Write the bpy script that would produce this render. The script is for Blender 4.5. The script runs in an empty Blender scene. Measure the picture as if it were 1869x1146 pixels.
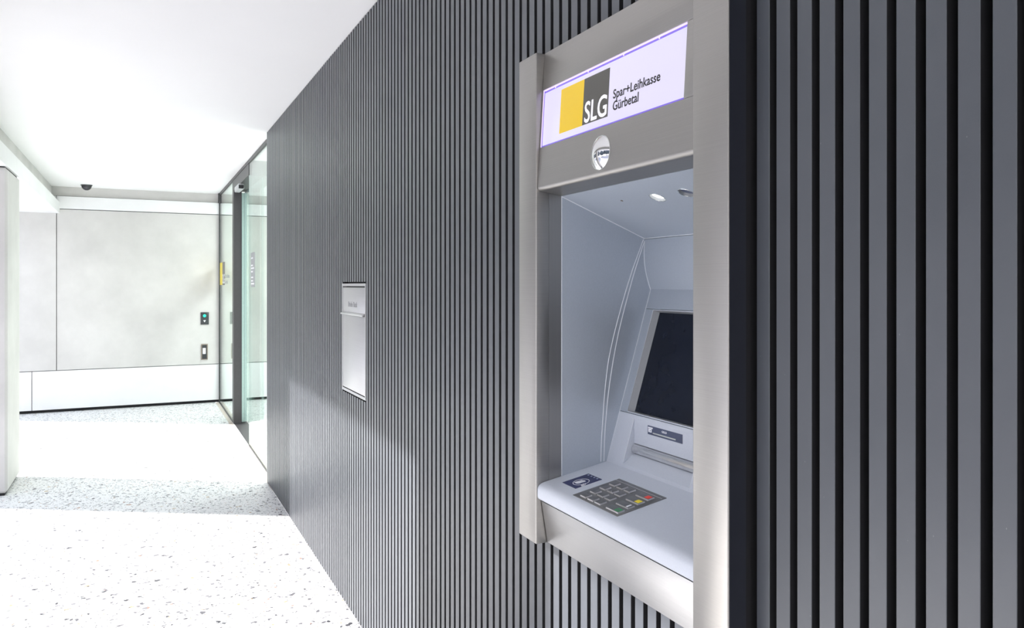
import bpy, bmesh, math, random
from mathutils import Vector, Matrix

random.seed(7)
S = bpy.context.scene
COL = S.collection
H = 1.713                       # eye height; heights below are measured from it with z()
CEIL = 1.33

# ------------------------------------------------------------------ camera
cam_d = bpy.data.cameras.new('camera')
cam = bpy.data.objects.new('camera', cam_d); COL.objects.link(cam)
cam_d.sensor_width = 36.0
cam_d.lens = 1408.0 / 1869.0 * 36.0
cam_d.shift_y = -53.0 / 1869.0
cam_d.clip_start = 0.02
cam.location = (0, 0, H)
cam.rotation_euler = (math.pi / 2, 0, -math.atan(680.5 / 1408.0))
S.camera = cam

# ------------------------------------------------------------------ world, sun, exposure
W = bpy.data.worlds.new('World'); S.world = W
W.use_nodes = True
wn = W.node_tree
for n in list(wn.nodes): wn.nodes.remove(n)
tcw = wn.nodes.new('ShaderNodeTexCoord')
sepw = wn.nodes.new('ShaderNodeSeparateXYZ')
sky = wn.nodes.new('ShaderNodeValToRGB')             # hazy winter sky: white at the horizon, pale blue overhead
e = sky.color_ramp.elements
e[0].position, e[0].color = 0.0, (1.0, 0.965, 0.99, 1)
e[1].position, e[1].color = 0.75, (0.62, 0.69, 0.95, 1)
x = e.new(0.22); x.color = (0.92, 0.905, 1.0, 1)
bg = wn.nodes.new('ShaderNodeBackground'); bg.inputs['Strength'].default_value = 1.45
wo = wn.nodes.new('ShaderNodeOutputWorld')
wn.links.new(tcw.outputs['Generated'], sepw.inputs[0]); wn.links.new(sepw.outputs['Z'], sky.inputs[0])
wn.links.new(sky.outputs[0], bg.inputs[0]); wn.links.new(bg.outputs[0], wo.inputs[0])

sd = bpy.data.lights.new('sun', 'SUN'); sd.energy = 9.5; sd.angle = math.radians(1.2); sd.color = (1.0, 0.965, 0.94)
sun = bpy.data.objects.new('sun', sd); COL.objects.link(sun)
sun.rotation_euler = Vector((1.0, -0.60, -0.628)).to_track_quat('-Z', 'Y').to_euler()
sun.location = (-6, 8, 6)

S.view_settings.view_transform = 'Standard'
S.view_settings.look = 'None'
S.view_settings.gamma = 1.0
S.view_settings.use_curve_mapping = False
S.view_settings.exposure = 0.45
S.cycles.max_bounces = 12
S.cycles.diffuse_bounces = 6
S.cycles.glossy_bounces = 6
S.cycles.transparent_max_bounces = 16

# ------------------------------------------------------------------ helpers
def z(r): return H + r

def mesh_obj(name, bm, mat, parent=None, angle=30.0):
    me = bpy.data.meshes.new(name)
    bmesh.ops.recalc_face_normals(bm, faces=bm.faces[:])
    bm.to_mesh(me); bm.free()
    for p in me.polygons: p.use_smooth = True
    me.set_sharp_from_angle(angle=math.radians(angle))
    if mat: me.materials.append(mat)
    o = bpy.data.objects.new(name, me); COL.objects.link(o)
    if parent: o.parent = parent
    return o

def tag(o, label=None, cat=None, group=None, kind=None):
    if label: o['label'] = label
    if cat: o['category'] = cat
    if group: o['group'] = group
    if kind: o['kind'] = kind
    return o

def empty(name, loc=(0, 0, 0)):
    o = bpy.data.objects.new(name, None); COL.objects.link(o); o.location = loc
    o.empty_display_size = 0.1
    return o

def put(o, parent):
    """parent keeping world place (vertices are in world coordinates)"""
    o.parent = parent
    t = Vector((0, 0, 0)); p = parent
    while p: t += p.location; p = p.parent
    o.location = o.location - t
    return o

def add_box(bm, x0, x1, y0, y1, z0, z1, bev=0.0, seg=2):
    b = bmesh.new() if bev else bm
    vs = [b.verts.new((x, y, w)) for x in (x0, x1) for y in (y0, y1) for w in (z0, z1)]
    for f in ((0, 1, 3, 2), (4, 6, 7, 5), (0, 4, 5, 1), (2, 3, 7, 6), (0, 2, 6, 4), (1, 5, 7, 3)):
        b.faces.new([vs[i] for i in f])
    if bev:
        bmesh.ops.recalc_face_normals(b, faces=b.faces[:])
        bmesh.ops.bevel(b, geom=b.edges[:], offset=bev, segments=seg, affect='EDGES', profile=0.5)
        me = bpy.data.meshes.new('t'); b.to_mesh(me); b.free(); bm.from_mesh(me); bpy.data.meshes.remove(me)
    return bm

def box(name, mat, x0, x1, y0, y1, z0, z1, parent=None, bev=0.0, seg=2):
    o = mesh_obj(name, add_box(bmesh.new(), x0, x1, y0, y1, z0, z1, bev, seg), mat, None)
    if parent: put(o, parent)
    return o

def prism_bm(pts, y0, y1, bev=0.0):
    """closed XZ outline (x, height relative to the eye) swept along Y"""
    bm = bmesh.new()
    a = [bm.verts.new((x, y0, z(w))) for x, w in pts]
    b = [bm.verts.new((x, y1, z(w))) for x, w in pts]
    n = len(pts)
    bm.faces.new(a); bm.faces.new(b[::-1])
    for i in range(n):
        bm.faces.new((a[i], b[i], b[(i + 1) % n], a[(i + 1) % n]))
    bmesh.ops.recalc_face_normals(bm, faces=bm.faces[:])
    if bev:
        eds = [e for e in bm.edges if len(e.link_faces) == 2 and e.calc_face_angle(0) > 0.6]
        bmesh.ops.bevel(bm, geom=eds, offset=bev, segments=2, affect='EDGES', profile=0.5)
    return bm

def prism(name, mat, pts, y0, y1, parent=None, bev=0.0, angle=30):
    o = mesh_obj(name, prism_bm(pts, y0, y1, bev), mat, None, angle)
    if parent: put(o, parent)
    return o

class Frame:
    """a plane that contains the wall direction Y; (y, u, h): along the wall, down the profile from A to B, outward"""
    def __init__(s, A, B, flip=False):
        dx, dz = B[0] - A[0], B[1] - A[1]; L = math.hypot(dx, dz)
        s.A = Vector((A[0], 0, z(A[1]))); s.d = Vector((dx / L, 0, dz / L))
        n = Vector((dz / L, 0, -dx / L)); s.n = -n if flip else n
    def p(s, y, u, h=0.0): return s.A + s.d * u + s.n * h + Vector((0, y, 0))

def fill(F, outline, holes, h0, h1):
    """plate on frame F between heights h0 < h1 with holes"""
    bm = bmesh.new()
    def loop(pts):
        vs = [bm.verts.new((p[0], p[1], 0)) for p in pts]
        return [bm.edges.new((vs[i], vs[(i + 1) % len(vs)])) for i in range(len(vs))]
    es = loop(outline)
    for hle in holes: es += loop(hle)
    bmesh.ops.triangle_fill(bm, edges=es, use_beauty=True)
    top = bm.faces[:]
    r = bmesh.ops.extrude_face_region(bm, geom=top)
    for v in bm.verts: v.co.z = h0
    for v in [g for g in r['geom'] if isinstance(g, bmesh.types.BMVert)]: v.co.z = h1
    bmesh.ops.delete(bm, geom=[], context='FACES')
    for v in bm.verts: v.co = F.p(v.co.x, v.co.y, v.co.z)
    return bm

def plate(name, mat, F, outline, holes=(), h0=-0.004, h1=0.0, parent=None):
    o = mesh_obj(name, fill(F, outline, holes, h0, h1), mat, None)
    if parent: put(o, parent)
    return o

def rect(y0, y1, u0, u1): return [(y0, u0), (y1, u0), (y1, u1), (y0, u1)]
def circ(y, u, r, n=32, r2=None):
    return [(y + r * math.cos(2 * math.pi * i / n), u + (r2 or r) * math.sin(2 * math.pi * i / n)) for i in range(n)]

def fbox_bm(bm, F, y0, y1, u0, u1, h0, h1, bev=0.0, top_inset=0.0):
    b = bmesh.new()
    ti = top_inset
    vs = [b.verts.new(F.p(y, u, h)) for (h, i) in ((h0, 0), (h1, ti)) for (y, u) in ((y0 + i, u0 + i), (y1 - i, u0 + i), (y1 - i, u1 - i), (y0 + i, u1 - i))]
    for f in ((0, 1, 2, 3), (4, 5, 6, 7), (0, 1, 5, 4), (1, 2, 6, 5), (2, 3, 7, 6), (3, 0, 4, 7)):
        b.faces.new([vs[i] for i in f])
    bmesh.ops.recalc_face_normals(b, faces=b.faces[:])
    if bev: bmesh.ops.bevel(b, geom=b.edges[:], offset=bev, segments=2, affect='EDGES', profile=0.5)
    me = bpy.data.meshes.new('t'); b.to_mesh(me); b.free(); bm.from_mesh(me); bpy.data.meshes.remove(me)
    return bm

def fbox(name, mat, F, y0, y1, u0, u1, h0, h1, parent=None, bev=0.0, top_inset=0.0):
    o = mesh_obj(name, fbox_bm(bmesh.new(), F, y0, y1, u0, u1, h0, h1, bev, top_inset), mat, None)
    if parent: put(o, parent)
    return o

def ring_quads(F, outer, inner, h_out, h_in):
    bm = bmesh.new()
    a = [bm.verts.new(F.p(y, u, h_out)) for y, u in outer]
    b = [bm.verts.new(F.p(y, u, h_in)) for y, u in inner]
    n = len(a)
    for i in range(n): bm.faces.new((a[i], a[(i + 1) % n], b[(i + 1) % n], b[i]))
    return bm

def tube_bm(pts, r, n=8, bm=None):
    bm = bm or bmesh.new()
    pts = [Vector(p) for p in pts]; rings = []
    for i, p in enumerate(pts):
        t = (pts[min(i + 1, len(pts) - 1)] - pts[max(i - 1, 0)]).normalized()
        a = t.orthogonal().normalized() if i == 0 else (a - t * a.dot(t)).normalized()
        b = t.cross(a)
        rings.append([bm.verts.new(p + a * r * math.cos(2 * math.pi * k / n) + b * r * math.sin(2 * math.pi * k / n)) for k in range(n)])
    for i in range(len(rings) - 1):
        for k in range(n):
            bm.faces.new((rings[i][k], rings[i][(k + 1) % n], rings[i + 1][(k + 1) % n], rings[i + 1][k]))
    bm.faces.new(rings[0]); bm.faces.new(rings[-1][::-1])
    return bm

def text_obj(name, body, mat, F, y_left, y_right, u_top, u_bot, h, thick=0.0004, parent=None, bold=0.0, fat=0.0):
    """lettering fitted to a box on frame F, read from large Y to small Y"""
    cu = bpy.data.curves.new('t', 'FONT'); cu.body = body; cu.size = 1.0; cu.offset = bold
    cu.resolution_u = 4
    to = bpy.data.objects.new('t', cu); COL.objects.link(to)
    bpy.context.view_layer.update()
    dg = bpy.context.evaluated_depsgraph_get()
    me = bpy.data.meshes.new_from_object(to.evaluated_get(dg))
    bpy.data.objects.remove(to); bpy.data.curves.remove(cu)
    bm = bmesh.new(); bm.from_mesh(me); bpy.data.meshes.remove(me)
    xs = [v.co.x for v in bm.verts]; ys = [v.co.y for v in bm.verts]
    x0, x1, y0, y1 = min(xs), max(xs), min(ys), max(ys)
    r = bmesh.ops.extrude_face_region(bm, geom=bm.faces[:])
    for g in r['geom']:
        if isinstance(g, bmesh.types.BMVert): g.co.z = 1.0
    for v in bm.verts:
        a = (v.co.x - x0) / (x1 - x0); b = (v.co.y - y0) / (y1 - y0)
        hh = h + (thick if v.co.z > 0.5 else 0)
        v.co = F.p(y_left + (y_right - y_left) * a, u_bot + (u_top - u_bot) * b, hh)
    if fat:                                            # heavier strokes: slightly shifted copies joined in
        base = bm.copy(); me = bpy.data.meshes.new('t'); base.to_mesh(me); base.free()
        for (sy, su) in ((fat, 0), (-fat, 0), (0, fat), (0, -fat)):
            n0 = len(bm.verts); bm.from_mesh(me); bm.verts.ensure_lookup_table()
            for v in bm.verts[n0:]: v.co += F.d * su + Vector((0, sy, 0)) - F.n * (1e-5 if sy > 0 else 2e-5)
        bpy.data.meshes.remove(me)
    o = mesh_obj(name, bm, mat, None)
    if parent: put(o, parent)
    return o

# ------------------------------------------------------------------ materials
def new_mat(name):
    m = bpy.data.materials.new(name); m.use_nodes = True
    nt = m.node_tree
    return m, nt, nt.nodes['Principled BSDF']

def node(nt, kind, **kw):
    n = nt.nodes.new(kind)
    for k, v in kw.items():
        if k in n.inputs.keys() if isinstance(k, str) else False: n.inputs[k].default_value = v
        else: setattr(n, k, v)
    return n

def coords(nt, scale=(1, 1, 1)):
    g = nt.nodes.new('ShaderNodeNewGeometry'); mp = nt.nodes.new('ShaderNodeMapping')
    mp.inputs['Scale'].default_value = scale
    nt.links.new(g.outputs['Position'], mp.inputs['Vector'])
    return mp.outputs[0]

def noise(nt, vec, scale, detail=4, rough=0.55):
    n = nt.nodes.new('ShaderNodeTexNoise'); n.inputs['Scale'].default_value = scale
    n.inputs['Detail'].default_value = detail; n.inputs['Roughness'].default_value = rough
    nt.links.new(vec, n.inputs['Vector']); return n.outputs['Fac']

def ramp(nt, fac, stops):
    r = nt.nodes.new('ShaderNodeValToRGB'); e = r.color_ramp.elements
    e[0].position, e[0].color = stops[0][0], (*stops[0][1], 1)
    e[1].position, e[1].color = stops[-1][0], (*stops[-1][1], 1)
    for p, c in stops[1:-1]:
        x = e.new(p); x.color = (*c, 1)
    nt.links.new(fac, r.inputs[0]); return r.outputs[0]

def bump(nt, bsdf, fac, strength, dist=0.002):
    b = nt.nodes.new('ShaderNodeBump'); b.inputs['Strength'].default_value = strength; b.inputs['Distance'].default_value = dist
    nt.links.new(fac, b.inputs['Height']); nt.links.new(b.outputs[0], bsdf.inputs['Normal'])

def plain(name, col, rough=0.5, metal=0.0, var=0.06, scale=40, bmp=0.0, spec=0.5, coat=0.0):
    m, nt, b = new_mat(name)
    v = coords(nt); f = noise(nt, v, scale)
    lo = tuple(max(0, c * (1 - var)) for c in col); hi = tuple(min(1, c * (1 + var)) for c in col)
    nt.links.new(ramp(nt, f, [(0.3, lo), (0.7, hi)]), b.inputs['Base Color'])
    b.inputs['Roughness'].default_value = rough; b.inputs['Metallic'].default_value = metal
    b.inputs['Specular IOR Level'].default_value = spec
    b.inputs['Coat Weight'].default_value = coat
    if bmp: bump(nt, b, f, bmp)
    return m

def glow(name, col, strength):
    m, nt, b = new_mat(name)
    b.inputs['Base Color'].default_value = (*[c * 0.25 for c in col], 1)
    b.inputs['Emission Color'].default_value = (*col, 1); b.inputs['Emission Strength'].default_value = strength
    b.inputs['Roughness'].default_value = 0.25
    return m

def brushed(name, col, rough=0.33, grain=(2, 2, 900), amt=0.10):
    m, nt, b = new_mat(name)
    f = noise(nt, coords(nt, grain), 1.0, 6, 0.7)
    g = noise(nt, coords(nt), 6.0, 3)
    lo = tuple(c * 0.94 for c in col); hi = tuple(min(1, c * 1.05) for c in col)
    nt.links.new(ramp(nt, f, [(0.3, lo), (0.7, hi)]), b.inputs['Base Color'])
    b.inputs['Metallic'].default_value = 1.0
    mr = nt.nodes.new('ShaderNodeMapRange'); mr.inputs[1].default_value = 0.2; mr.inputs[2].default_value = 0.8
    mr.inputs[3].default_value = rough - amt * 0.5; mr.inputs[4].default_value = rough + amt * 0.5
    ad = nt.nodes.new('ShaderNodeMath'); ad.operation = 'ADD'; ad.use_clamp = True
    sb = nt.nodes.new('ShaderNodeMath'); sb.operation = 'MULTIPLY'; sb.inputs[1].default_value = 0.5
    nt.links.new(f, ad.inputs[0]); nt.links.new(g, ad.inputs[1]); nt.links.new(ad.outputs[0], sb.inputs[0])
    nt.links.new(sb.outputs[0], mr.inputs[0]); nt.links.new(mr.outputs[0], b.inputs['Roughness'])
    bump(nt, b, f, 0.06, 0.0006)
    return m

M = {}
M['steel'] = brushed('brushed_steel', (0.405, 0.392, 0.372), 0.40)
M['steel_light'] = brushed('satin_steel', (0.42, 0.418, 0.418), 0.42, (2, 2, 500))
M['steel_side'] = brushed('brushed_steel_upright', (0.40, 0.39, 0.375), 0.38, (900, 2, 2))
M['roller'] = plain('polished_shutter_steel', (0.82, 0.81, 0.80), 0.24, 1.0, 0.01, 30)
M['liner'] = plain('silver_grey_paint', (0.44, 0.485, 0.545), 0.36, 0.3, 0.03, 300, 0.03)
M['shelf'] = plain('light_silver_paint', (0.60, 0.635, 0.70), 0.40, 0.1, 0.025, 300, 0.03)
M['bead'] = plain('pale_seam_glint', (0.78, 0.80, 0.84), 0.35, 0.1, 0.02)
M['bezel_dark'] = plain('screen_recess_grey', (0.27, 0.28, 0.29), 0.4, 0.2, 0.03)
M['screen'] = plain('dark_screen_glass', (0.007, 0.010, 0.020), 0.16, 0.0, 0.1, 20, 0.0, 0.22)
M['keypad'] = plain('keypad_steel', (0.27, 0.265, 0.26), 0.36, 0.85, 0.05, 200)
M['key'] = plain('key_highlight_steel', (0.72, 0.71, 0.70), 0.28, 0.9, 0.04, 300)
M['side_dark'] = plain('blue_black_cover', (0.016, 0.018, 0.026), 0.35)
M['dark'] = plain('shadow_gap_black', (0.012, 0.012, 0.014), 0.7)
M['white_p'] = plain('white_print', (0.85, 0.86, 0.90), 0.4)
M['navy'] = plain('navy_print', (0.022, 0.028, 0.105), 0.38, 0, 0.05)
M['navy2'] = plain('slate_blue_print', (0.075, 0.09, 0.15), 0.38, 0, 0.05)
M['red'] = plain('red_print', (0.80, 0.06, 0.04), 0.4)
M['yellow'] = plain('yellow_print', (0.90, 0.72, 0.02), 0.4)
M['green'] = plain('green_print', (0.03, 0.42, 0.12), 0.4)
M['black_p'] = plain('black_print', (0.015, 0.013, 0.015), 0.4)
M['grey_text'] = plain('grey_engraving', (0.28, 0.28, 0.29), 0.5)
M['sign_face'] = glow('lit_acrylic', (0.80, 0.76, 0.97), 0.56)
M['sign_edge'] = glow('lit_edge_violet', (0.30, 0.21, 0.95), 0.45)
M['sign_tube'] = glow('lit_edge_lavender', (0.72, 0.60, 1.0), 0.9)
M['sign_yellow'] = glow('lit_yellow', (0.90, 0.60, 0.01), 0.5)
M['sign_grey'] = glow('lit_grey', (0.11, 0.105, 0.095), 0.34)
M['sign_white'] = glow('lit_white', (0.93, 0.90, 1.0), 0.62)
M['lamp'] = glow('lamp_white', (1.0, 1.0, 0.98), 6.0)
M['led'] = glow('green_led', (0.02, 1.0, 0.45), 1.6)
M['chrome'] = plain('mirror_chrome', (0.78, 0.78, 0.79), 0.02, 1.0, 0.0)
M['trim_ring'] = plain('bright_ring', (0.72, 0.75, 0.73), 0.2, 1.0, 0.02)
M['device_black'] = plain('anthracite_plastic', (0.035, 0.038, 0.042), 0.4)
M['bronze'] = plain('bronze_frame', (0.26, 0.22, 0.18), 0.4, 0.7)
M['ceiling'] = plain('white_plaster', (0.90, 0.90, 0.895), 0.9, 0, 0.012, 1.2, 0.0)
M['metal_dark'] = plain('anthracite_metal', (0.055, 0.052, 0.056), 0.42, 0.3, 0.05, 60)
M['gasket'] = plain('dark_gasket', (0.05, 0.055, 0.055), 0.6)
M['dome'] = plain('smoked_dome', (0.03, 0.03, 0.035), 0.08, 0.0, 0.0)
M['mailbox'] = brushed('anodised_aluminium', (0.56, 0.56, 0.565), 0.38, (2, 2, 700), 0.06)
M['sticker_grey'] = plain('grey_foil', (0.16, 0.155, 0.15), 0.5)
M['interior'] = plain('lobby_plaster', (0.75, 0.75, 0.73), 0.9, 0, 0.02, 2)
M['sensor'] = plain('sensor_grey', (0.50, 0.51, 0.52), 0.4, 0.3)
M['joint'] = plain('stone_edging', (0.56, 0.50, 0.44), 0.7, 0, 0.12, 120)
M['paving'] = plain('pale_paving', (0.52, 0.52, 0.535), 0.8, 0, 0.08, 1.5)

# anthracite slat paint with faint dust specks and scratches
m, nt, b = new_mat('anthracite_slat_paint'); M['slat'] = m
v = coords(nt); f = noise(nt, v, 5.0, 5)
base = ramp(nt, f, [(0.3, (0.064, 0.070, 0.081)), (0.7, (0.075, 0.081, 0.092))])
sp = nt.nodes.new('ShaderNodeTexVoronoi'); sp.inputs['Scale'].default_value = 26.0
nt.links.new(coords(nt, (1, 1.6, 0.8)), sp.inputs['Vector'])
spr = ramp(nt, sp.outputs['Distance'], [(0.022, (1, 1, 1)), (0.032, (0, 0, 0))])
mx = nt.nodes.new('ShaderNodeMix'); mx.data_type = 'RGBA'
nt.links.new(spr, mx.inputs['Factor']); nt.links.new(base, mx.inputs[6]); mx.inputs[7].default_value = (0.16, 0.16, 0.17, 1)
nt.links.new(mx.outputs[2], b.inputs['Base Color'])
b.inputs['Roughness'].default_value = 0.40; b.inputs['Metallic'].default_value = 0.0; b.inputs['Specular IOR Level'].default_value = 0.5
b.inputs['Coat Weight'].default_value = 0.45; b.inputs['Coat Roughness'].default_value = 0.36; b.inputs['Coat IOR'].default_value = 1.45; b.inputs['Coat Tint'].default_value = (0.96, 0.98, 1.0, 1)
bump(nt, b, noise(nt, v, 700, 2), 0.08, 0.0005)

# cast concrete: pale, cloudy, tiny pores
def concrete(name, col, var=0.10):
    m, nt, b = new_mat(name); v = coords(nt)
    a = noise(nt, v, 1.7, 6, 0.6)
    lo = tuple(c * (1 - var) for c in col); hi = tuple(min(1, c * (1 + var * 0.6)) for c in col)
    c1 = ramp(nt, a, [(0.32, lo), (0.68, hi)])
    vo = nt.nodes.new('ShaderNodeTexVoronoi'); vo.inputs['Scale'].default_value = 34; nt.links.new(v, vo.inputs['Vector'])
    pore = ramp(nt, vo.outputs['Distance'], [(0.03, (1, 1, 1)), (0.06, (0, 0, 0))])
    mx = nt.nodes.new('ShaderNodeMix'); mx.data_type = 'RGBA'
    nt.links.new(pore, mx.inputs['Factor']); nt.links.new(c1, mx.inputs[6]); mx.inputs[7].default_value = (*[c * 0.72 for c in col], 1)
    nt.links.new(mx.outputs[2], b.inputs['Base Color']); b.inputs['Roughness'].default_value = 0.8
    bump(nt, b, noise(nt, v, 60, 5), 0.12, 0.002)
    return m
M['concrete'] = concrete('pale_concrete', (0.61, 0.597, 0.578))
M['concrete_w'] = concrete('white_concrete', (0.82, 0.82, 0.82), 0.04)

# terrazzo: white matrix, grey, ochre and black chips of several sizes
m, nt, b = new_mat('white_terrazzo'); M['terrazzo'] = m
v = coords(nt)
nz = nt.nodes.new('ShaderNodeTexNoise'); nz.inputs['Scale'].default_value = 22; nt.links.new(v, nz.inputs['Vector'])
wv = nt.nodes.new('ShaderNodeMix'); wv.data_type = 'VECTOR'; wv.inputs['Factor'].default_value = 0.05
nt.links.new(v, wv.inputs[4]); nt.links.new(nz.outputs['Color'], wv.inputs[5])
cur = None
for scale, thr, frac in ((27, 0.44, 0.62), (48, 0.46, 0.66), (90, 0.46, 0.60)):
    vo = nt.nodes.new('ShaderNodeTexVoronoi'); vo.inputs['Scale'].default_value = scale; vo.inputs['Randomness'].default_value = 1.0
    nt.links.new(wv.outputs[1], vo.inputs['Vector'])
    sep = nt.nodes.new('ShaderNodeSeparateColor'); nt.links.new(vo.outputs['Color'], sep.inputs[0])
    t = nt.nodes.new('ShaderNodeMath'); t.operation = 'MULTIPLY'; t.inputs[1].default_value = thr
    nt.links.new(sep.outputs[1], t.inputs[0])
    lt = nt.nodes.new('ShaderNodeMath'); lt.operation = 'LESS_THAN'
    nt.links.new(vo.outputs['Distance'], lt.inputs[0]); nt.links.new(t.outputs[0], lt.inputs[1])
    sel = nt.nodes.new('ShaderNodeMath'); sel.operation = 'LESS_THAN'; sel.inputs[1].default_value = frac
    nt.links.new(sep.outputs[2], sel.inputs[0])
    mk = nt.nodes.new('ShaderNodeMath'); mk.operation = 'MULTIPLY'
    nt.links.new(lt.outputs[0], mk.inputs[0]); nt.links.new(sel.outputs[0], mk.inputs[1])
    r = nt.nodes.new('ShaderNodeValToRGB'); r.color_ramp.interpolation = 'CONSTANT'
    e = r.color_ramp.elements; e[0].position = 0; e[0].color = (0.055, 0.055, 0.065, 1); e[1].position = 0.16; e[1].color = (0.13, 0.13, 0.145, 1)
    for p, c in ((0.40, (0.23, 0.23, 0.245, 1)), (0.62, (0.36, 0.37, 0.38, 1)), (0.86, (0.46, 0.34, 0.20, 1)), (0.91, (0.40, 0.22, 0.15, 1)), (0.94, (0.30, 0.31, 0.30, 1))):
        x = e.new(p); x.color = c
    nt.links.new(sep.outputs[0], r.inputs[0])
    mx = nt.nodes.new('ShaderNodeMix'); mx.data_type = 'RGBA'
    nt.links.new(mk.outputs[0], mx.inputs['Factor'])
    if cur is None: mx.inputs[6].default_value = (0.80, 0.80, 0.80, 1)
    else: nt.links.new(cur, mx.inputs[6])
    nt.links.new(r.outputs[0], mx.inputs[7]); cur = mx.outputs[2]
nt.links.new(cur, b.inputs['Base Color']); b.inputs['Roughness'].default_value = 0.45

# architectural glass: clear with a green tint, Fresnel mirror on both faces
def glass(name, tint, rough=0.0):
    m = bpy.data.materials.new(name); m.use_nodes = True; nt = m.node_tree
    for n in list(nt.nodes): nt.nodes.remove(n)
    o = nt.nodes.new('ShaderNodeOutputMaterial'); mix = nt.nodes.new('ShaderNodeMixShader')
    fr = nt.nodes.new('ShaderNodeFresnel'); fr.inputs[0].default_value = 1.52
    ge = nt.nodes.new('ShaderNodeNewGeometry'); mr_ = nt.nodes.new('ShaderNodeMapRange'); mr_.inputs[3].default_value = 1.52; mr_.inputs[4].default_value = 1 / 1.52
    nt.links.new(ge.outputs['Backfacing'], mr_.inputs[0]); nt.links.new(mr_.outputs[0], fr.inputs[0])
    tr = nt.nodes.new('ShaderNodeBsdfTransparent'); tr.inputs[0].default_value = (*tint, 1)
    gl = nt.nodes.new('ShaderNodeBsdfGlossy'); gl.inputs['Roughness'].default_value = rough; gl.inputs[0].default_value = (0.95, 0.98, 0.96, 1)
    g = nt.nodes.new('ShaderNodeNewGeometry'); vt = nt.nodes.new('ShaderNodeTexNoise'); vt.inputs['Scale'].default_value = 0.8
    nt.links.new(g.outputs['Position'], vt.inputs['Vector'])
    nt.links.new(fr.outputs[0], mix.inputs[0]); nt.links.new(tr.outputs[0], mix.inputs[1]); nt.links.new(gl.outputs[0], mix.inputs[2])
    nt.links.new(mix.outputs[0], o.inputs[0])
    return m
M['glass'] = glass('clear_green_glass', (0.90, 0.95, 0.93))
M['glass_edge'] = plain('green_glass_edge', (0.30, 0.40, 0.38), 0.15, 0, 0.05)
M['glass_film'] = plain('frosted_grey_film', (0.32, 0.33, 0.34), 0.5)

# ------------------------------------------------------------------ floor, ground, ceiling
o = box('floor', M['terrazzo'], -1.75, 1.0, -5.0, 12.3, -0.10, 0.0); tag(o, kind='structure')
o = box('trim_1', M['joint'], 1.0, 1.045, 6.95, 12.0, -0.10, 0.001); tag(o, kind='structure')
o = box('floor_lobby', M['terrazzo'], 1.045, 4.3, -5.0, 12.3, -0.10, 0.0); tag(o, kind='structure')
o = box('ground', M['paving'], -60, -1.75, -40, 50, -0.12, -0.02); tag(o, kind='structure')
o = box('ceiling', M['ceiling'], -1.06, 4.3, -5.0, 12.3, z(CEIL), z(CEIL) + 0.25); tag(o, kind='structure')

# edge beam along the open side, recessed band above it
beam = box('trim_2', M['concrete_w'], -1.65, -0.965, -5.0, 12.3, z(0.965), z(1.118)); tag(beam, kind='structure')
put(box('recessed_band', M['concrete'], -1.65, -1.06, -5.0, 12.3, z(1.119), z(CEIL) + 0.25), beam)

# ------------------------------------------------------------------ pillars on the open side
def pillar(y0, label):
    r = empty('concrete_pillar', (-1.3, y0 + 0.36, 0))
    tag(r, label, 'pillar', 'concrete pillars carrying the edge beam')
    box('shaft', M['concrete'], -1.65, -0.965, y0, y0 + 0.72, 0.022, z(0.955), r, 0.018, 1)
    box('base_joint', M['dark'], -1.63, -0.985, y0 + 0.02, y0 + 0.70, 0.0, 0.022, r)
    box('head_joint', M['dark'], -1.63, -0.985, y0 + 0.02, y0 + 0.70, z(0.955), z(0.965), r)
    return r
pillar(7.43, 'square pale concrete pillar at the open left side of the passage')
pillar(3.41, 'concrete pillar out of the frame, second from the back wall')
pillar(-0.61, 'concrete pillar out of the frame, beside the viewer')
pillar(-4.63, 'concrete pillar out of the frame, behind the viewer')

# ------------------------------------------------------------------ back wall of concrete panels
YB = 12.0
wb = box('wall_back', M['dark'], -2.28, 4.3, YB + 0.05, YB + 0.3, 0.0, z(CEIL)); tag(wb, kind='structure')
g = 0.0045
def panel(x0, x1, z0, z1, yf=0.0, mat='concrete'):
    put(box('concrete_panel', M[mat], x0 + g, x1 - g, YB + yf, YB + 0.16, z(z0) + g, z(z1) - g), wb)
panel(-1.0, 4.3, -1.151, 1.024)
panel(-2.3, -1.0, -1.151, 1.024)
panel(-1.284, 4.3, -1.675, -1.151, 0, 'concrete_w')
panel(-2.3, -1.284, -1.675, -1.151, 0, 'concrete_w')
panel(-1.0, 4.3, 1.024, 1.200, -0.02, 'concrete_w')
panel(-2.3, -1.0, 1.024, 1.200, -0.02, 'concrete_w')
panel(-2.3, 4.3, 1.200, 1.335, 0.03)

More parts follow.
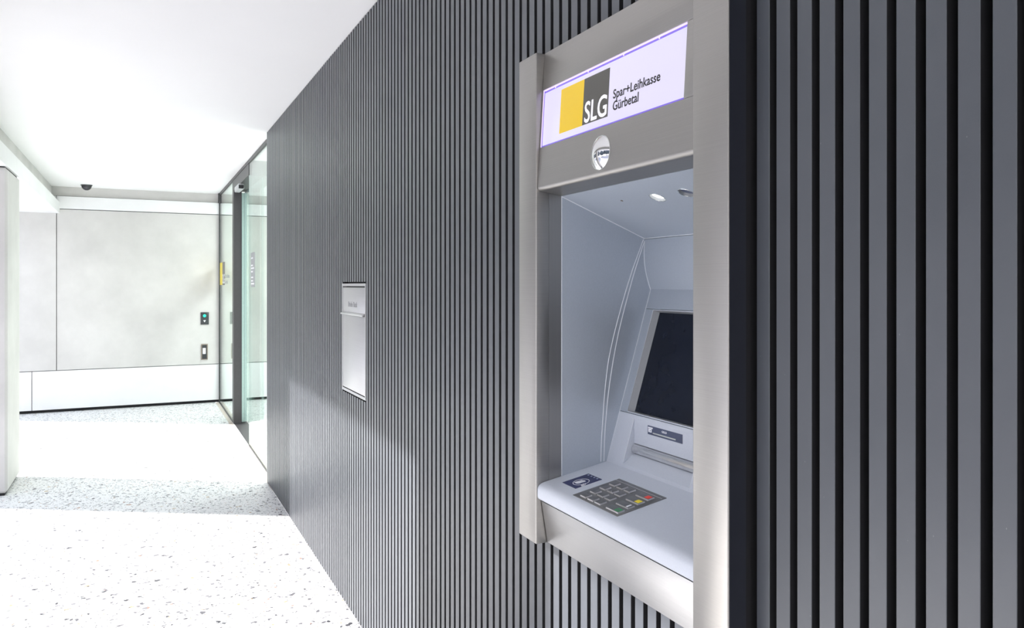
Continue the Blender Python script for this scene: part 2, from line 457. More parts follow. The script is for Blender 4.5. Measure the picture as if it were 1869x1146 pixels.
# ------------------------------------------------------------------ slatted wall
P0, PITCH, SW = 1.0266, 0.0473, 0.0312
wall = tag(bpy.data.objects.new('wall_right', None), kind='structure')
bm = bmesh.new()
def bk(y0, y1, z0, z1): add_box(bm, 1.030, 1.052, y0, y1, z0, z1)
AY0, AY1, AZ0, AZ1 = 1.09, 1.89, z(-0.675), z(0.60)
LY0, LY1, LZ0, LZ1 = 3.712, 4.190, z(-0.562), z(0.004)
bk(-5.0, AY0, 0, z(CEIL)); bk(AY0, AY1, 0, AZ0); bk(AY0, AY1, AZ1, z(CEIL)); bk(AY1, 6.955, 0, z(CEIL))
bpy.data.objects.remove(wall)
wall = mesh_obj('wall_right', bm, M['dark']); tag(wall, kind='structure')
SL = {}
def slat(k, z0, z1):
    key = (round(z0, 3), round(z1, 3))
    y = P0 + PITCH * k
    if key not in SL:
        bm = bmesh.new(); add_box(bm, 1.0, 1.030, 0, SW, z0, z1, 0.0008, 1)
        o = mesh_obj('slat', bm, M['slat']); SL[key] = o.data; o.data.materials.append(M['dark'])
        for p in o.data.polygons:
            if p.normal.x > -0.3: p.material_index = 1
        o.location = (0, y, 0); o.parent = wall
    else:
        o = bpy.data.objects.new('slat', SL[key]); COL.objects.link(o); o.location = (0, y, 0); o.parent = wall
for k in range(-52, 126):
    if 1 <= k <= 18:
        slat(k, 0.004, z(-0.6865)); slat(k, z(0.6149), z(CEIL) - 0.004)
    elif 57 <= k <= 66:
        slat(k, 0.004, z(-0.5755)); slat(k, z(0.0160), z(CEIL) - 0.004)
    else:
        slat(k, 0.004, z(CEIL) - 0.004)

# ------------------------------------------------------------------ cash machine set in the slatted wall
atm = empty('cash_machine', (1.0, 1.489, z(-0.69)))
tag(atm, 'built-in cash machine in a brushed steel surround, lit sign on top', 'cash machine')
YN, YF = 1.1684, 1.8103            # inner faces of the two steel posts
for (a, b_, inner) in ((1.0708, YN, 1), (YF, 1.911, 0)):
    box('surround_post', M['steel'], 0.945, 0.986, a, b_, z(-0.6865), z(0.6149), atm, 0.0030, 3)
    if inner: box('reveal_plate', M['steel_side'], 0.985, 1.060, YN - 0.012, YN, z(-0.68), z(0.61), atm)
    else: box('reveal_plate', M['steel_side'], 0.985, 1.060, YF, YF + 0.012, z(-0.68), z(0.61), atm)
box('rear_flange', M['dark'], 0.992, 1.028, 1.078, YN - 0.013, z(-0.67), z(0.60), atm)
box('rear_flange', M['dark'], 0.992, 1.028, YF + 0.013, 1.905, z(-0.67), z(0.60), atm)

FH = Frame((0.9713, 0.6196), (0.9482, 0.2466))
def fh(u, h=0.0):
    p = FH.p(0, u, h); return (p.x, p.z - H)
e_ = 0.0006
box('side_plate', M['side_dark'], 0.9485, 0.9863, 1.0698, 1.0712, z(-0.683), z(0.611), atm)['label'] = 'dark blue-grey outer side'  # thin blue-black cover on the post's outer side face
# header: plain upper panel, strip beside the sign, lower panel with the rounded nose
prism('upper_panel', M['steel'], [(1.02, 0.6149), fh(0.0047), fh(0.1040), (1.02, 0.5150)], YN + e_, YF - e_, atm, 0.0009)
nose = [fh(0.2580), fh(0.361)]
cx_, cz_, rr = fh(0.361)[0] + 0.0115, fh(0.361)[1], 0.0115
for i in range(1, 9):
    a = math.pi + math.pi / 2 * i / 8
    nose.append((cx_ + rr * math.cos(a), cz_ + rr * math.sin(a)))
nose += [(1.0214, 0.2395), (1.0214, 0.3630)]
prism('lower_panel', M['steel'], nose, YN + e_, YF - 0.0012, atm, 0.0, 40)
prism('side_strip', M['steel'], [(1.02, 0.5146), fh(0.1046), fh(0.2574), (1.02, 0.3638)], YN + e_, 1.2085, atm, 0.0008)
prism('side_strip', M['steel'], [(1.02, 0.5146), fh(0.1046), fh(0.2574), (1.02, 0.3638)], 1.8055, YF - e_, atm, 0.0)
# lit sign
sign = fbox('sign_panel', M['sign_face'], FH, 1.2125, 1.8015, 0.1125, 0.2530, -0.014, -0.0035, atm, 0.0008)
sign['label'] = 'lit white acrylic sign with logo and bank name'
bm = bmesh.new()
fbox_bm(bm, FH, 1.2090, 1.8050, 0.1085, 0.1124, -0.016, -0.0028)
fbox_bm(bm, FH, 1.2090, 1.8050, 0.2534, 0.2562, -0.016, -0.0028)
fbox_bm(bm, FH, 1.2088, 1.2122, 0.1055, 0.2562, -0.016, -0.0045)
fbox_bm(bm, FH, 1.8018, 1.8050, 0.1055, 0.2562, -0.016, -0.0028)
o = mesh_obj('sign_edge', bm, M['sign_edge']); put(o, sign)
bm = bmesh.new()
fbox_bm(bm, FH, 1.2090, 1.8050, 0.1050, 0.1068, -0.016, -0.0006)
for q in (1.30, 1.43, 1.58, 1.74): fbox_bm(bm, FH, q, q + 0.0016, 0.1050, 0.1122, -0.016, -0.0008)
fbox_bm(bm, FH, 1.8036, 1.8048, 0.1055, 0.2562, -0.016, -0.0010)
o = mesh_obj('sign_tube', bm, M['sign_tube']); put(o, sign)
o = fbox('sign_backing', M['dark'], FH, 1.2088, 1.8054, 0.1046, 0.2574, -0.030, -0.0165); put(o, sign)
hs = -0.0034
o = fbox('logo_square', M['sign_yellow'], FH, 1.5985, 1.7110, 0.1236, 0.2366, hs, hs + 0.0003); put(o, sign)
o = fbox('logo_square', M['sign_grey'], FH, 1.4865, 1.5982, 0.1236, 0.2363, hs, hs + 0.0003); put(o, sign)
text_obj('lettering', 'SLG', M['sign_white'], FH, 1.5885, 1.4925, 0.1826, 0.2325, hs + 0.0004, 0.0003, sign, 0.0, 0.0010)
text_obj('lettering', 'Spar+Leihkasse', M['black_p'], FH, 1.4670, 1.2930, 0.1800, 0.2065, hs, 0.0003, sign, 0.0, 0.00055)
text_obj('lettering', 'G\u00fcrbetal', M['black_p'], FH, 1.4660, 1.3675, 0.2066, 0.2275, hs, 0.0003, sign, 0.0, 0.00055)
# round convex mirror
yc, uc, R = 1.5030, 0.3170, 0.0385
bm = bmesh.new(); Rs = 0.060; rings = []
for j in range(0, 13):
    r = R * j / 12; h = math.sqrt(Rs * Rs - r * r) - math.sqrt(Rs * Rs - R * R) + 0.0006
    rings.append([bm.verts.new(FH.p(yc + r * math.cos(2 * math.pi * i / 48), uc + r * math.sin(2 * math.pi * i / 48), h)) for i in range(48 if j else 1)])
for i in range(48): bm.faces.new((rings[0][0], rings[1][i], rings[1][(i + 1) % 48]))
for j in range(1, 12):
    for i in range(48): bm.faces.new((rings[j][i], rings[j + 1][i], rings[j + 1][(i + 1) % 48], rings[j][(i + 1) % 48]))
mir = mesh_obj('convex_mirror', bm, M['chrome'], None, 60); put(mir, atm)
o = mesh_obj('mirror_rim', tube_bm([FH.p(yc + (R + 0.0008) * math.cos(2 * math.pi * i / 48), uc + (R + 0.0008) * math.sin(2 * math.pi * i / 48), 0.0004) for i in range(49)], 0.0009, 6), M['trim_ring']); put(o, mir)

# cavity lining
Y1, Y0 = YF - 0.0014, YN + 0.0014
arc = []
for i in range(13):                                   # hollow curve from the soffit to the fascia band
    t = i / 12
    p0, p1, p2 = (1.2935, 0.1250), (1.2835, 0.0560), (1.3134, -0.0125)
    arc.append(((1 - t) ** 2 * p0[0] + 2 * t * (1 - t) * p1[0] + t * t * p2[0], (1 - t) ** 2 * p0[1] + 2 * t * (1 - t) * p1[1] + t * t * p2[1]))
side = [(1.0220, 0.2405), (1.345, 0.1135), (1.345, -0.55), (1.0220, -0.56)]
for a, b_ in ((Y1, Y1 + 0.008), (Y0 - 0.008, Y0)):
    sl = prism('side_lining', M['liner'], side, a, b_, atm)
    yy = Y1 - 0.0002 if a > 1.5 else Y0 + 0.0002
    for pts in (((1.2885, 0.1290), (1.2465, 0.0330), (1.2128, -0.0628), (1.1880, -0.1420), (1.1693, -0.2157), (1.1585, -0.3000), (1.1523, -0.3800), (1.1480, -0.4300), (1.1461, -0.4870)),
                ((1.2925, 0.1255), (1.2560, 0.0330), (1.2249, -0.0630), (1.2020, -0.1420), (1.1852, -0.2164), (1.1705, -0.3000), (1.1616, -0.3807), (1.1580, -0.4300), (1.1563, -0.4870))):
        P = [Vector((x, yy, z(w))) for x, w in pts]
        sm = []
        for i in range(len(P) - 1):
            for s_ in range(4): sm.append(P[i].lerp(P[i + 1], s_ / 4))
        sm.append(P[-1])
        for _ in range(2): sm = [sm[0]] + [(sm[i - 1] + sm[i] * 2 + sm[i + 1]) / 4 for i in range(1, len(sm) - 1)] + [sm[-1]]
        o = mesh_obj('seam_glint_bead', tube_bm(sm, 0.0014, 6), M['bead']); put(o, sl)
    P = [(1.0225, yy, z(0.2375)), (1.2925, yy, z(0.1315))]
    o = mesh_obj('seam_glint_bead', tube_bm(P, 0.0012, 6), M['bead']); put(o, sl)
    o = mesh_obj('seam_glint_bead', tube_bm([(1.0228, yy, z(0.2375)), (1.0228, yy, z(-0.512))], 0.0007, 6), M['bead']); put(o, sl)

FS = Frame((1.0214, 0.2387), (1.2913, 0.1329))
LY, LU, WY, WU = 1.4925, 0.0882, 1.3860, 0.0885
soff = plate('cavity_soffit', M['liner'], FS, rect(Y0, Y1, 0.0006, 0.300), [circ(LY, LU, 0.0195), circ(WY, WU, 0.0195)], -0.004, 0.0, atm)
for (yy, uu, on) in ((LY, LU, True), (WY, WU, False)):
    bm = ring_quads(FS, circ(yy, uu, 0.0195), circ(yy, uu, 0.0150), 0.0, -0.010)
    o = mesh_obj('lamp_cup', bm, M['bezel_dark']); put(o, soff)
    o = mesh_obj('lamp_ring', tube_bm([FS.p(yy + 0.0203 * math.cos(2 * math.pi * i / 40), uu + 0.0203 * math.sin(2 * math.pi * i / 40), 0.0003) for i in range(41)], 0.0010, 6), M['trim_ring']); put(o, soff)
    bm = bmesh.new(); bm.faces.new([bm.verts.new(FS.p(a, c, -0.006)) for a, c in circ(yy, uu, 0.0172)])
    r_ = bmesh.ops.extrude_face_region(bm, geom=bm.faces[:])
    for q in r_['geom']:
        if isinstance(q, bmesh.types.BMVert): q.co -= FS.n * 0.006
    o = mesh_obj('lamp_lens', bm, M['lamp'] if on else M['navy2']); put(o, soff)
    if on: o['label'] = 'lit white spot lamp'
o = mesh_obj('fixing_screw', fill(FS, circ(1.6226, 0.0740, 0.0034, 16), [], -0.001, 0.0012), M['bronze']); put(o, soff)
o = mesh_obj('seam_glint_bead', tube_bm([(1.2922, Y0, z(0.1318)), (1.2922, Y1, z(0.1318))], 0.0012, 6), M['bead']); put(o, soff)
ld = bpy.data.lights.new('cavity_spot', 'SPOT'); ld.energy = 1.2; ld.spot_size = math.radians(110); ld.spot_blend = 0.7; ld.shadow_soft_size = 0.015
lo = bpy.data.objects.new('cavity_spot', ld); COL.objects.link(lo)
lo.location = FS.p(LY, LU, 0.004); lo.rotation_euler = (FS.n).to_track_quat('-Z', 'Y').to_euler()

# hollow upper fascia, flat band
FF = Frame((1.3134, -0.0125), (1.1657, -0.4888))
def ff(u, h=0.0):
    p = FF.p(0, u, h); return (p.x, p.z - H)
prism('upper_fascia', M['liner'], [(1.3400, 0.126)] + [(1.2940, 0.1295)] + arc + [ff(0.0570), (1.340, ff(0.0570)[1])], Y0, Y1, atm, 0, 35)
o = mesh_obj('seam_glint_bead', tube_bm([(x - 0.0004, Y1 - 0.0002, z(w)) for x, w in arc] , 0.0009, 6), M['bead']); put(o, atm)
bz = plate('screen_bezel', M['liner'], FF, rect(Y0, Y1, 0.0582, 0.3533), [rect(1.2275, 1.7725, 0.0605, 0.3505)], -0.006, 0.0, atm)
o = mesh_obj('recess_frame', ring_quads(FF, rect(1.2275, 1.7725, 0.0605, 0.3505), rect(1.2450, 1.7555, 0.0640, 0.3460), -0.0005, -0.012), M['bezel_dark'], None, 20); put(o, bz)
o = mesh_obj('seam_glint_bead', tube_bm([FF.p(a, c, 0.0) for a, c in rect(1.2275, 1.7725, 0.0605, 0.3505) + [(1.2275, 0.0605)]], 0.0009, 6), M['bead']); put(o, bz)
o = fbox('screen', M['screen'], FF, 1.240, 1.760, 0.060, 0.350, -0.018, -0.0118); put(o, bz)
o['label'] = 'dark switched-off screen'
prism('bezel_gap', M['dark'], [ff(0.3530, -0.002), ff(0.3550, -0.002), ff(0.3550, -0.02), ff(0.3530, -0.02)], Y0, Y1, atm)

# cash dispenser unit with its recess
RY0, RY1 = 1.4553, 1.7350
bm = bmesh.new()
for poly, a, b_ in (([ff(0.3548), ff(0.4987), (1.245, -0.4888), (1.245, ff(0.3548)[1])], RY1, Y1),
                    ([ff(0.3548), ff(0.4987), (1.245, -0.4888), (1.245, ff(0.3548)[1])], Y0, RY0),
                    ([ff(0.3548), ff(0.3650), (1.2056, -0.4270), (1.2120, -0.4275), (1.2120, -0.4560), (1.2051, -0.4564), ff(0.4886), ff(0.4987), (1.245, -0.4888), (1.245, ff(0.3548)[1])], RY0, RY1)):
    b2 = prism_bm(poly, a, b_); me = bpy.data.meshes.new('t'); b2.to_mesh(me); b2.free(); bm.from_mesh(me); bpy.data.meshes.remove(me)
disp = mesh_obj('dispenser_housing', bm, M['shelf'], None, 15); put(disp, atm)
rol = [(1.2115, -0.4282)]
for i in range(0, 13):
    a = math.radians(60 + 215 * i / 12 - 0)
    a = math.radians(100 + 160 * i / 12)
    rol.append((1.2110 + 0.0145 * math.cos(a), -0.4420 + 0.0135 * math.sin(a)))
rol += [(1.2115, -0.4558)]
o = prism('cash_shutter', M['roller'], rol, RY0 + 0.0015, RY1 - 0.0020, None, 0, 50); put(o, disp)
o['label'] = 'rounded polished steel shutter'
FL = Frame((1.2051, -0.3612), (1.2056, -0.4274))
lab = fbox('slot_label', M['navy2'], FL, 1.5282, 1.6720, 0.0076, 0.0306, 0.0, 0.0006); put(lab, atm)
fbox_l = fbox('label_bar', plain('pale_bar_print', (0.52, 0.55, 0.52), 0.4), FL, 1.5546, 1.6495, 0.0232, 0.0264, 0.0006, 0.0010); put(fbox_l, lab)
text_obj('lettering', 'GELD', M['white_p'], FL, 1.6117, 1.5905, 0.0118, 0.0172, 0.0006, 0.0003, lab, 0.02)
bm = bmesh.new()
fbox_bm(bm, FL, 1.6500, 1.6700, 0.0110, 0.0145, 0.0006, 0.0010)
fbox_bm(bm, FL, 1.6545, 1.6690, 0.0152, 0.0245, 0.0006, 0.0010)
o = mesh_obj('banknote_symbol', bm, M['white_p']); put(o, lab)
o = mesh_obj('symbol_dot', fill(FL, circ(1.6600, 0.0205, 0.0016, 12), [], 0.0010, 0.0012), M['navy2']); put(o, lab)

# shelf with rounded front
sh = [(1.1720, -0.4866), (0.9800, -0.5213)]
for i in range(1, 9):
    t = i / 8; p0, p1, p2 = (0.9720, -0.5226), (0.9505, -0.5262), (0.9492, -0.5400)
    sh.append(((1 - t) ** 2 * p0[0] + 2 * t * (1 - t) * p1[0] + t * t * p2[0], (1 - t) ** 2 * p0[1] + 2 * t * (1 - t) * p1[1] + t * t * p2[1]))
sh += [(0.9492, -0.5590), (0.9500, -0.5625), (0.9530, -0.5665), (0.9580, -0.5690), (1.1720, -0.5690)]
shelf = prism('shelf', M['shelf'], sh, YN + 0.0008, YF - 0.0016, atm, 0, 35)
prism('shelf_seal', M['dark'], [(0.958, -0.567), (1.02, -0.567), (1.02, -0.5735), (0.964, -0.5735)], YN + 0.002, YF - 0.002, atm)
FK = Frame((0.965, -0.5235), (1.1657, -0.4870), flip=True)
kp = fbox('keypad', M['keypad'], FK, 1.4640, 1.6615, 0.0062, 0.1458, -0.002, 0.0012, atm, 0.0005)
o = fbox('keypad_ridge', M['key'], FK, 1.4665, 1.6590, 0.1335, 0.1350, 0.0012, 0.0016); put(o, kp)
M_seam_glints = [[(ff(q)[0], Y1 - 0.0002, z(ff(q)[1])) for q in (0.0, 0.4980)], [(ff(q)[0], RY1, z(ff(q)[1])) for q in (0.3660, 0.4880)], [(ff(q)[0], RY0, z(ff(q)[1])) for q in (0.3660, 0.4880)]]  # fascia joint, then recess cheeks, whose edge highlights are put in as pale beads
for P in M_seam_glints:
    o = mesh_obj('seam_glint_bead', tube_bm(P, 0.0008, 6), M['bead']); put(o, atm)
rows = (0.0135, 0.0436, 0.0738, 0.1040)
kcache = {}
def key(y0, y1, u0):
    o = fbox('key', M['keypad'], FK, y0, y1, u0, u0 + 0.0205, 0.0010, 0.0046, None, 0.0003, 0.0009); put(o, kp)
    o.data.materials.append(M['key'])
    for p in o.data.polygons:
        if p.normal.dot(FK.n) < 0.9: p.material_index = 1  # lighter key flanks: the bright edge highlights are put into the colour
for ri, u in enumerate(rows):
    sk = 0.0028 * ri
    for (a, b_) in ((1.6130, 1.6385), (1.5795, 1.6050), (1.5475, 1.5730)):
        key(a + sk, b_ + sk, u)
    key(1.4722 + sk, 1.5228 + sk, u)
    mc = ('green', 'white_p', 'yellow', 'red')[ri]
    if ri == 0:
        o = mesh_obj('key_mark', fill(FK, rect(1.4755 + sk, 1.4915 + sk, u + 0.004, u + 0.0165), [rect(1.4785 + sk, 1.4885 + sk, u + 0.0068, u + 0.0137)], 0.0046, 0.0049), M[mc])
    elif ri == 1:
        o = fbox('key_mark', M[mc], FK, 1.4790 + sk, 1.4850 + sk, u + 0.0035, u + 0.0170, 0.0046, 0.0049)
    else:
        o = fbox('key_mark', M[mc], FK, 1.4750 + sk, 1.4920 + sk, u + 0.0035, u + 0.0170, 0.0046, 0.0049)
    put(o, kp)
o = mesh_obj('key_dot', fill(FK, circ(1.5945, 0.0780, 0.0010, 10), [], 0.0046, 0.0052), M['white_p']); put(o, kp)
# contactless reader sticker: circle, hand with a card, waves, four status dots
st = fbox('contactless_sticker', M['navy'], FK, 1.6955, 1.7620, 0.0340, 0.1148, -0.001, 0.0006, atm)
st['label'] = 'navy contactless payment sticker with white hand symbol'
yc_, uc_ = 1.7230, 0.0680
o = mesh_obj('symbol_ring', fill(FK, circ(yc_, uc_, 0.0215, 40, 0.0225), [circ(yc_, uc_, 0.0198, 40, 0.0208)], 0.0006, 0.0009), M['white_p']); put(o, st)
bm = bmesh.new()
me_parts = [[(1.7170, 0.0600), (1.7215, 0.0535), (1.7360, 0.0540), (1.7345, 0.0660), (1.7180, 0.0680)]]
for q in range(4): me_parts.append(rect(1.7170 + 0.0046 * q, 1.7200 + 0.0046 * q, 0.0665, 0.0805 - 0.0016 * abs(q - 1)))
for pl in me_parts:
    b2 = fill(FK, pl, [], 0.0006, 0.0009); me = bpy.data.meshes.new('t'); b2.to_mesh(me); b2.free(); bm.from_mesh(me); bpy.data.meshes.remove(me)
o = mesh_obj('hand_symbol', bm, M['white_p']); put(o, st)
bm = bmesh.new()
for q in range(3):
    rq = 0.0045 + 0.0042 * q
    tube_bm([FK.p(1.7070 - rq * math.cos(t / 8 * 1.9 - 0.4), 0.0560 + rq * math.sin(t / 8 * 1.9 - 0.4) + 0.001, 0.0008) for t in range(9)], 0.0007, 5, bm)
o = mesh_obj('wave_symbol', bm, M['white_p']); put(o, st)
for q in range(4):
    o = fbox('status_dot', plain('pale_blue_dot', (0.45, 0.50, 0.62), 0.4) if q == 0 else bpy.data.materials['pale_blue_dot'], FK, 1.7060 + 0.0145 * q, 1.7105 + 0.0145 * q, 0.1065, 0.1110, 0.0006, 0.0009); put(o, st)

# apron below the shelf
FA = Frame((0.9597, -0.5725), (0.9779, -0.6847))
def fa(u, h=0.0):
    p = FA.p(0, u, h); return (p.x, p.z - H)
prism('apron_panel', M['steel_light'], [fa(0.0), fa(0.1128), (1.02, -0.6847), (1.02, -0.5735)], YN + 0.001, YF - 0.003, atm, 0.0011)

# ------------------------------------------------------------------ letter box in the slatted wall
mb = empty('letter_box', (1.0, 3.95, z(-0.567)))
tag(mb, 'flush silver letter box with tall door set in the dark slats', 'letter box')
FM = Frame((0.997, 0.0075), (0.997, -0.5670))
ML0, ML1 = 3.7095, 4.1940
plate('frame', M['mailbox'], FM, rect(ML0, ML1, 0.0, 0.5745), [rect(ML0 + 0.014, ML1 - 0.014, 0.014, 0.5605)], -0.028, 0.0, mb)
fl = fbox('flap', M['mailbox'], FM, ML0 + 0.017, ML1 - 0.017, 0.020, 0.152, -0.020, -0.001, mb, 0.001)
o = prism('flap_grip', M['mailbox'], [(0.998, -0.1420), (0.986, -0.1490), (0.983, -0.1530), (0.985, -0.1565), (0.998, -0.1530)], ML0 + 0.019, ML1 - 0.019, None, 0.0008); put(o, fl)
text_obj('lettering', 'Briefe Bank', M['grey_text'], FM, 4.056, 3.873, 0.094, 0.122, -0.0008, 0.0004, fl, 0.008)
fbox('door', M['mailbox'], FM, ML0 + 0.016, ML1 - 0.016, 0.1660, 0.5555, -0.020, -0.001, mb, 0.001)
fbox('inner_gap', M['dark'], FM, ML0 + 0.010, ML1 - 0.010, 0.010, 0.564, -0.030, -0.021, mb)

# ------------------------------------------------------------------ glazed front beyond the slatted wall
XG = 1.055
def glazing(name, y0, y1, x=XG, z0=0.012, z1=None):
    z1 = z1 or z(CEIL) - 0.035
    o = box(name, M['glass'], x, x + 0.012, y0, y1, z0, z1); tag(o, kind='structure'); return o
w1 = glazing('window_1', 10.22, 11.955)
put(box('window_gasket', M['gasket'], XG - 0.008, XG + 0.030, 11.955, 12.0, 0.0, z(CEIL)), w1)
put(box('corner_bracket', M['metal_dark'], XG - 0.02, XG + 0.03, 11.90, 12.0, z(1.19), z(CEIL)), w1)
w2 = glazing('window_2', 6.96, 8.62)
put(box('glass_rim', M['glass_edge'], XG - 0.0005, XG + 0.0125, 8.62, 8.624, 0.012, z(CEIL) - 0.035), w2)
put(box('floor_channel', M['metal_dark'], XG - 0.006, XG + 0.018, 6.96, 8.62, 0.0, 0.012), w2)
put(box('floor_channel', M['metal_dark'], XG - 0.006, XG + 0.018, 10.22, 11.955, 0.0, 0.012), w1)
d1 = tag(box('door_1', M['metal_dark'], XG - 0.004, XG + 0.088, 10.06, 10.22, 0.0, z(1.17)), kind='structure')
put(box('head_rail', M['metal_dark'], XG - 0.010, XG + 0.020, 6.96, 12.0, z(CEIL) - 0.035, z(CEIL)), d1)
put(box('door_soffit', M['metal_dark'], XG - 0.004, XG + 0.30, 8.62, 10.22, z(1.17), z(CEIL)), d1)
put(box('door_leaf', M['glass'], XG + 0.150, XG + 0.162, 8.75, 10.62, 0.02, z(1.14)), d1)
put(box('leaf_frame', M['glass_edge'], XG + 0.146, XG + 0.166, 8.73, 8.75, 0.02, z(1.14)), d1)
put(box('leaf_frame', M['glass_edge'], XG + 0.148, XG + 0.164, 8.73, 10.62, z(1.14), z(1.17)), d1)
put(box('door_stile', M['glass_edge'], XG + 0.089, XG + 0.118, 10.05, 10.21, 0.02, z(1.14)), d1)
put(box('door_stile', M['glass_edge'], XG + 0.120, XG + 0.147, 10.05, 10.21, 0.02, z(1.14)), d1)
put(box('threshold', M['metal_dark'], XG, XG + 0.16, 8.62, 10.22, 0.0, 0.003), d1)
o = box('wall_lobby', M['interior'], 4.2, 4.3, -5.0, 12.0, 0.0, z(CEIL)); tag(o, kind='structure')
o = box('wall_lobby_side', M['interior'], 1.06, 4.2, 6.80, 6.94, 0.0, z(CEIL)); tag(o, kind='structure')

# logo foil on the far pane, opening-hours foil on the near pane
FG = Frame((XG - 0.0006, 0.318), (XG - 0.0006, 0.0))
lg = empty('logo_sticker', (XG, 11.5, z(0.0)))
tag(lg, 'yellow and grey logo foil on the glass pane next to the back wall', 'sticker')
fbox('logo_square', M['yellow'], FG, 11.54, 11.90, 0.0, 0.318, 0.0, 0.0006, lg)
gs = fbox('logo_square', M['sticker_grey'], FG, 11.20, 11.538, 0.0, 0.318, 0.0, 0.0006, lg)
text_obj('lettering', 'SLG', M['white_p'], FG, 11.515, 11.22, 0.165, 0.300, 0.0007, 0.0005, gs, 0.02)
text_obj('lettering', 'Spar+Leihkasse\nG\u00fcrbetal', M['grey_text'], FG, 11.15, 10.60, 0.17, 0.300, 0.0, 0.0005, lg, 0.01)
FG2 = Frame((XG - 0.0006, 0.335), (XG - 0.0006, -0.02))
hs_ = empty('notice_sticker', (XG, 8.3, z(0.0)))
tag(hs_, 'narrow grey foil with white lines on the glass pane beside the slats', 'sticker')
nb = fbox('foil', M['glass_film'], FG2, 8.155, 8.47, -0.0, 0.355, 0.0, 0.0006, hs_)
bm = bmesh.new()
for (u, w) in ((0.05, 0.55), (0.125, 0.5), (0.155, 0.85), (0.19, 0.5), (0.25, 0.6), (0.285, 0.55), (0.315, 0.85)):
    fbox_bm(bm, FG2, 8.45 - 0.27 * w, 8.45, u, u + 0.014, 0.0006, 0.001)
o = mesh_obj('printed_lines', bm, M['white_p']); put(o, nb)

# motion sensor under the door head
sn = empty('motion_sensor', (XG + 0.03, 9.55, z(1.17)))
tag(sn, 'small grey motion sensor hanging under the dark glass door head', 'sensor')
box('housing', M['sensor'], XG - 0.03, XG + 0.035, 9.35, 9.75, z(1.105), z(1.17), sn, 0.012)
box('lens_strip', M['dark'], XG - 0.025, XG + 0.030, 9.342, 9.36, z(1.11), z(1.15), sn)

# fixtures on the back wall
ic = empty('intercom', (0.854, YB, z(-0.485)))
tag(ic, 'black door panel with green light and small symbol, upper of two', 'intercom')
box('plate', M['device_black'], 0.799, 0.910, YB - 0.014, YB + 0.004, z(-0.573), z(-0.396), ic, 0.003)
FB = Frame((0.799, 0), (0.799, -1))
bm = bmesh.new(); bmesh.ops.create_cone(bm, cap_ends=True, segments=24, radius1=0.021, radius2=0.019, depth=0.006)
bmesh.ops.rotate(bm, verts=bm.verts, matrix=Matrix.Rotation(math.pi / 2, 3, 'X')); bmesh.ops.translate(bm, verts=bm.verts, vec=(0.852, YB - 0.016, z(-0.446)))
o = mesh_obj('green_light', bm, M['led']); put(o, ic); o['label'] = 'glowing green round light'
bm = bmesh.new(); bmesh.ops.create_cone(bm, cap_ends=True, segments=3, radius1=0.020, radius2=0.020, depth=0.004)
bmesh.ops.rotate(bm, verts=bm.verts, matrix=Matrix.Rotation(math.pi / 2, 3, 'X')); bmesh.ops.rotate(bm, verts=bm.verts, matrix=Matrix.Rotation(math.pi, 3, 'Y')) ; bmesh.ops.translate(bm, verts=bm.verts, vec=(0.852, YB - 0.016, z(-0.520)))
o = mesh_obj('bell_symbol', bm, M['white_p']); put(o, ic)
ks = empty('key_switch', (0.85, YB, z(-0.968)))
tag(ks, 'narrow bronze framed switch with white rocker, below the black panel', 'switch')
bmf = bmesh.new()
add_box(bmf, 0.806, 0.818, YB - 0.014, YB + 0.004, z(-1.081), z(-0.856)); add_box(bmf, 0.883, 0.895, YB - 0.014, YB + 0.004, z(-1.081), z(-0.856))
add_box(bmf, 0.818, 0.883, YB - 0.014, YB + 0.004, z(-0.868), z(-0.856)); add_box(bmf, 0.818, 0.883, YB - 0.014, YB + 0.004, z(-1.081), z(-1.069))
o = mesh_obj('frame', bmf, M['bronze']); put(o, ks)
box('insert', M['device_black'], 0.818, 0.883, YB - 0.008, YB + 0.002, z(-1.069), z(-0.868), ks)
box('rocker', M['white_p'], 0.827, 0.868, YB - 0.018, YB - 0.008, z(-0.998), z(-0.912), ks, 0.003)

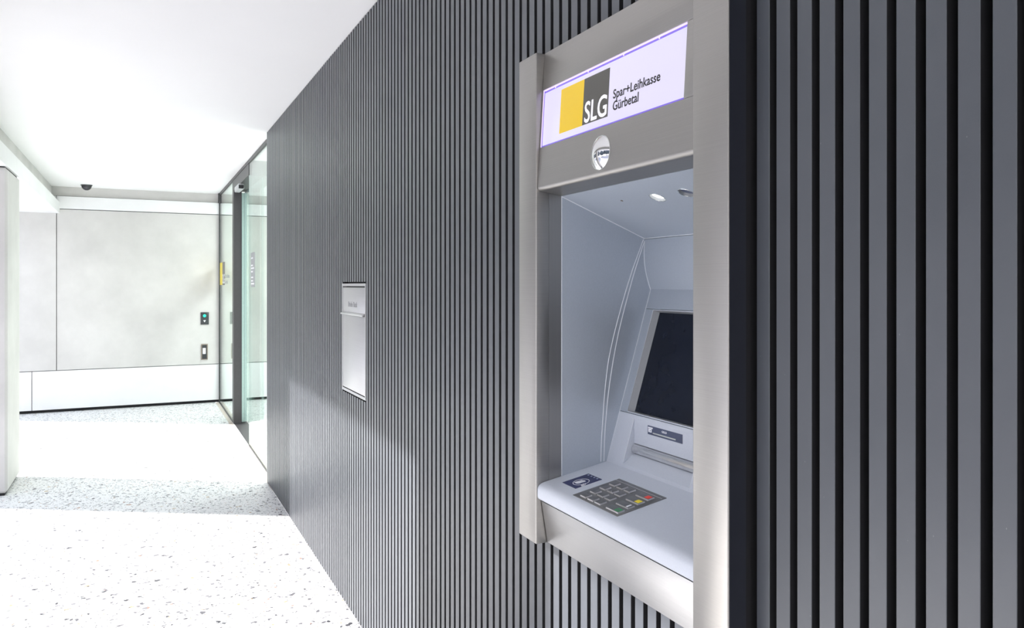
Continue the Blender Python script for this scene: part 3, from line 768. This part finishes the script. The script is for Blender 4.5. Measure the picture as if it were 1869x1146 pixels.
# dome camera on the ceiling
dc = empty('dome_camera', (-0.63, 11.70, z(CEIL)))
tag(dc, 'small black dome camera on the white ceiling near the back wall', 'camera')
bm = bmesh.new()
bmesh.ops.create_uvsphere(bm, u_segments=24, v_segments=12, radius=0.062)
bmesh.ops.delete(bm, geom=[v for v in bm.verts if v.co.z > 0.001], context='VERTS')
bmesh.ops.translate(bm, verts=bm.verts, vec=(-0.63, 11.70, z(CEIL) - 0.012))
o = mesh_obj('dome', bm, M['dome'], None, 60); put(o, dc)
bm = bmesh.new(); bmesh.ops.create_cone(bm, cap_ends=True, segments=28, radius1=0.066, radius2=0.072, depth=0.014)
bmesh.ops.translate(bm, verts=bm.verts, vec=(-0.63, 11.70, z(CEIL) - 0.007))
o = mesh_obj('mount_ring', bm, M['device_black']); put(o, dc)

# unseen area lights, added in the lobby to brighten the glazing
for i, (lx, ly) in enumerate(((2.4, 8.3), (2.4, 10.6))):
    ad = bpy.data.lights.new('lobby_fill', 'AREA'); ad.energy = 60; ad.shape = 'RECTANGLE'; ad.size = 1.2; ad.size_y = 0.6
    ao = bpy.data.objects.new('lobby_fill', ad); COL.objects.link(ao); ao.location = (lx, ly, z(CEIL) - 0.03)

# conifers and bushes across the street, seen only as reflections
def tree(x, y, h, w, label):
    r = empty('tree', (x, y, -0.02)); tag(r, label, 'tree', 'trees across the street, mirrored in the steel')
    bm = bmesh.new(); bmesh.ops.create_icosphere(bm, subdivisions=4, radius=1.0)
    rnd = random.Random(int(x * 31 + y * 17))
    ph = [rnd.uniform(0, 6.28) for _ in range(6)]
    for v in bm.verts:
        c = v.co
        k = 1 + 0.16 * math.sin(7 * c.x + ph[0]) * math.sin(6 * c.y + ph[1]) + 0.10 * math.sin(15 * c.z + ph[2] + 5 * c.x) + rnd.uniform(-0.05, 0.05)
        t = (c.z + 1) / 2
        v.co = Vector((x + c.x * w * k * (1.15 - 0.6 * t), y + c.y * w * k * (1.15 - 0.6 * t), h * (0.22 + 0.78 * t)))
    put(mesh_obj('crown', bm, M['leaf']), r)
    bm = bmesh.new(); bmesh.ops.create_cone(bm, cap_ends=True, segments=10, radius1=0.2, radius2=0.14, depth=h * 0.4)
    bmesh.ops.translate(bm, verts=bm.verts, vec=(x, y, h * 0.2 - 0.02)); put(mesh_obj('trunk', bm, M['bark']), r)
M['leaf'] = plain('frosty_foliage', (0.10, 0.125, 0.14), 0.9, 0, 0.5, 3)
M['bark'] = plain('bark', (0.09, 0.07, 0.06), 0.9)
for i in range(16):
    tree(-15 - (i % 2) * 4.5, -8 + i * 3.3, 6.0 + (i * 13 % 4) * 0.7 + (i % 2) * 1.5, 2.3 + (i * 7 % 3) * 0.2, 'dark tree across the street, seen only in reflections')
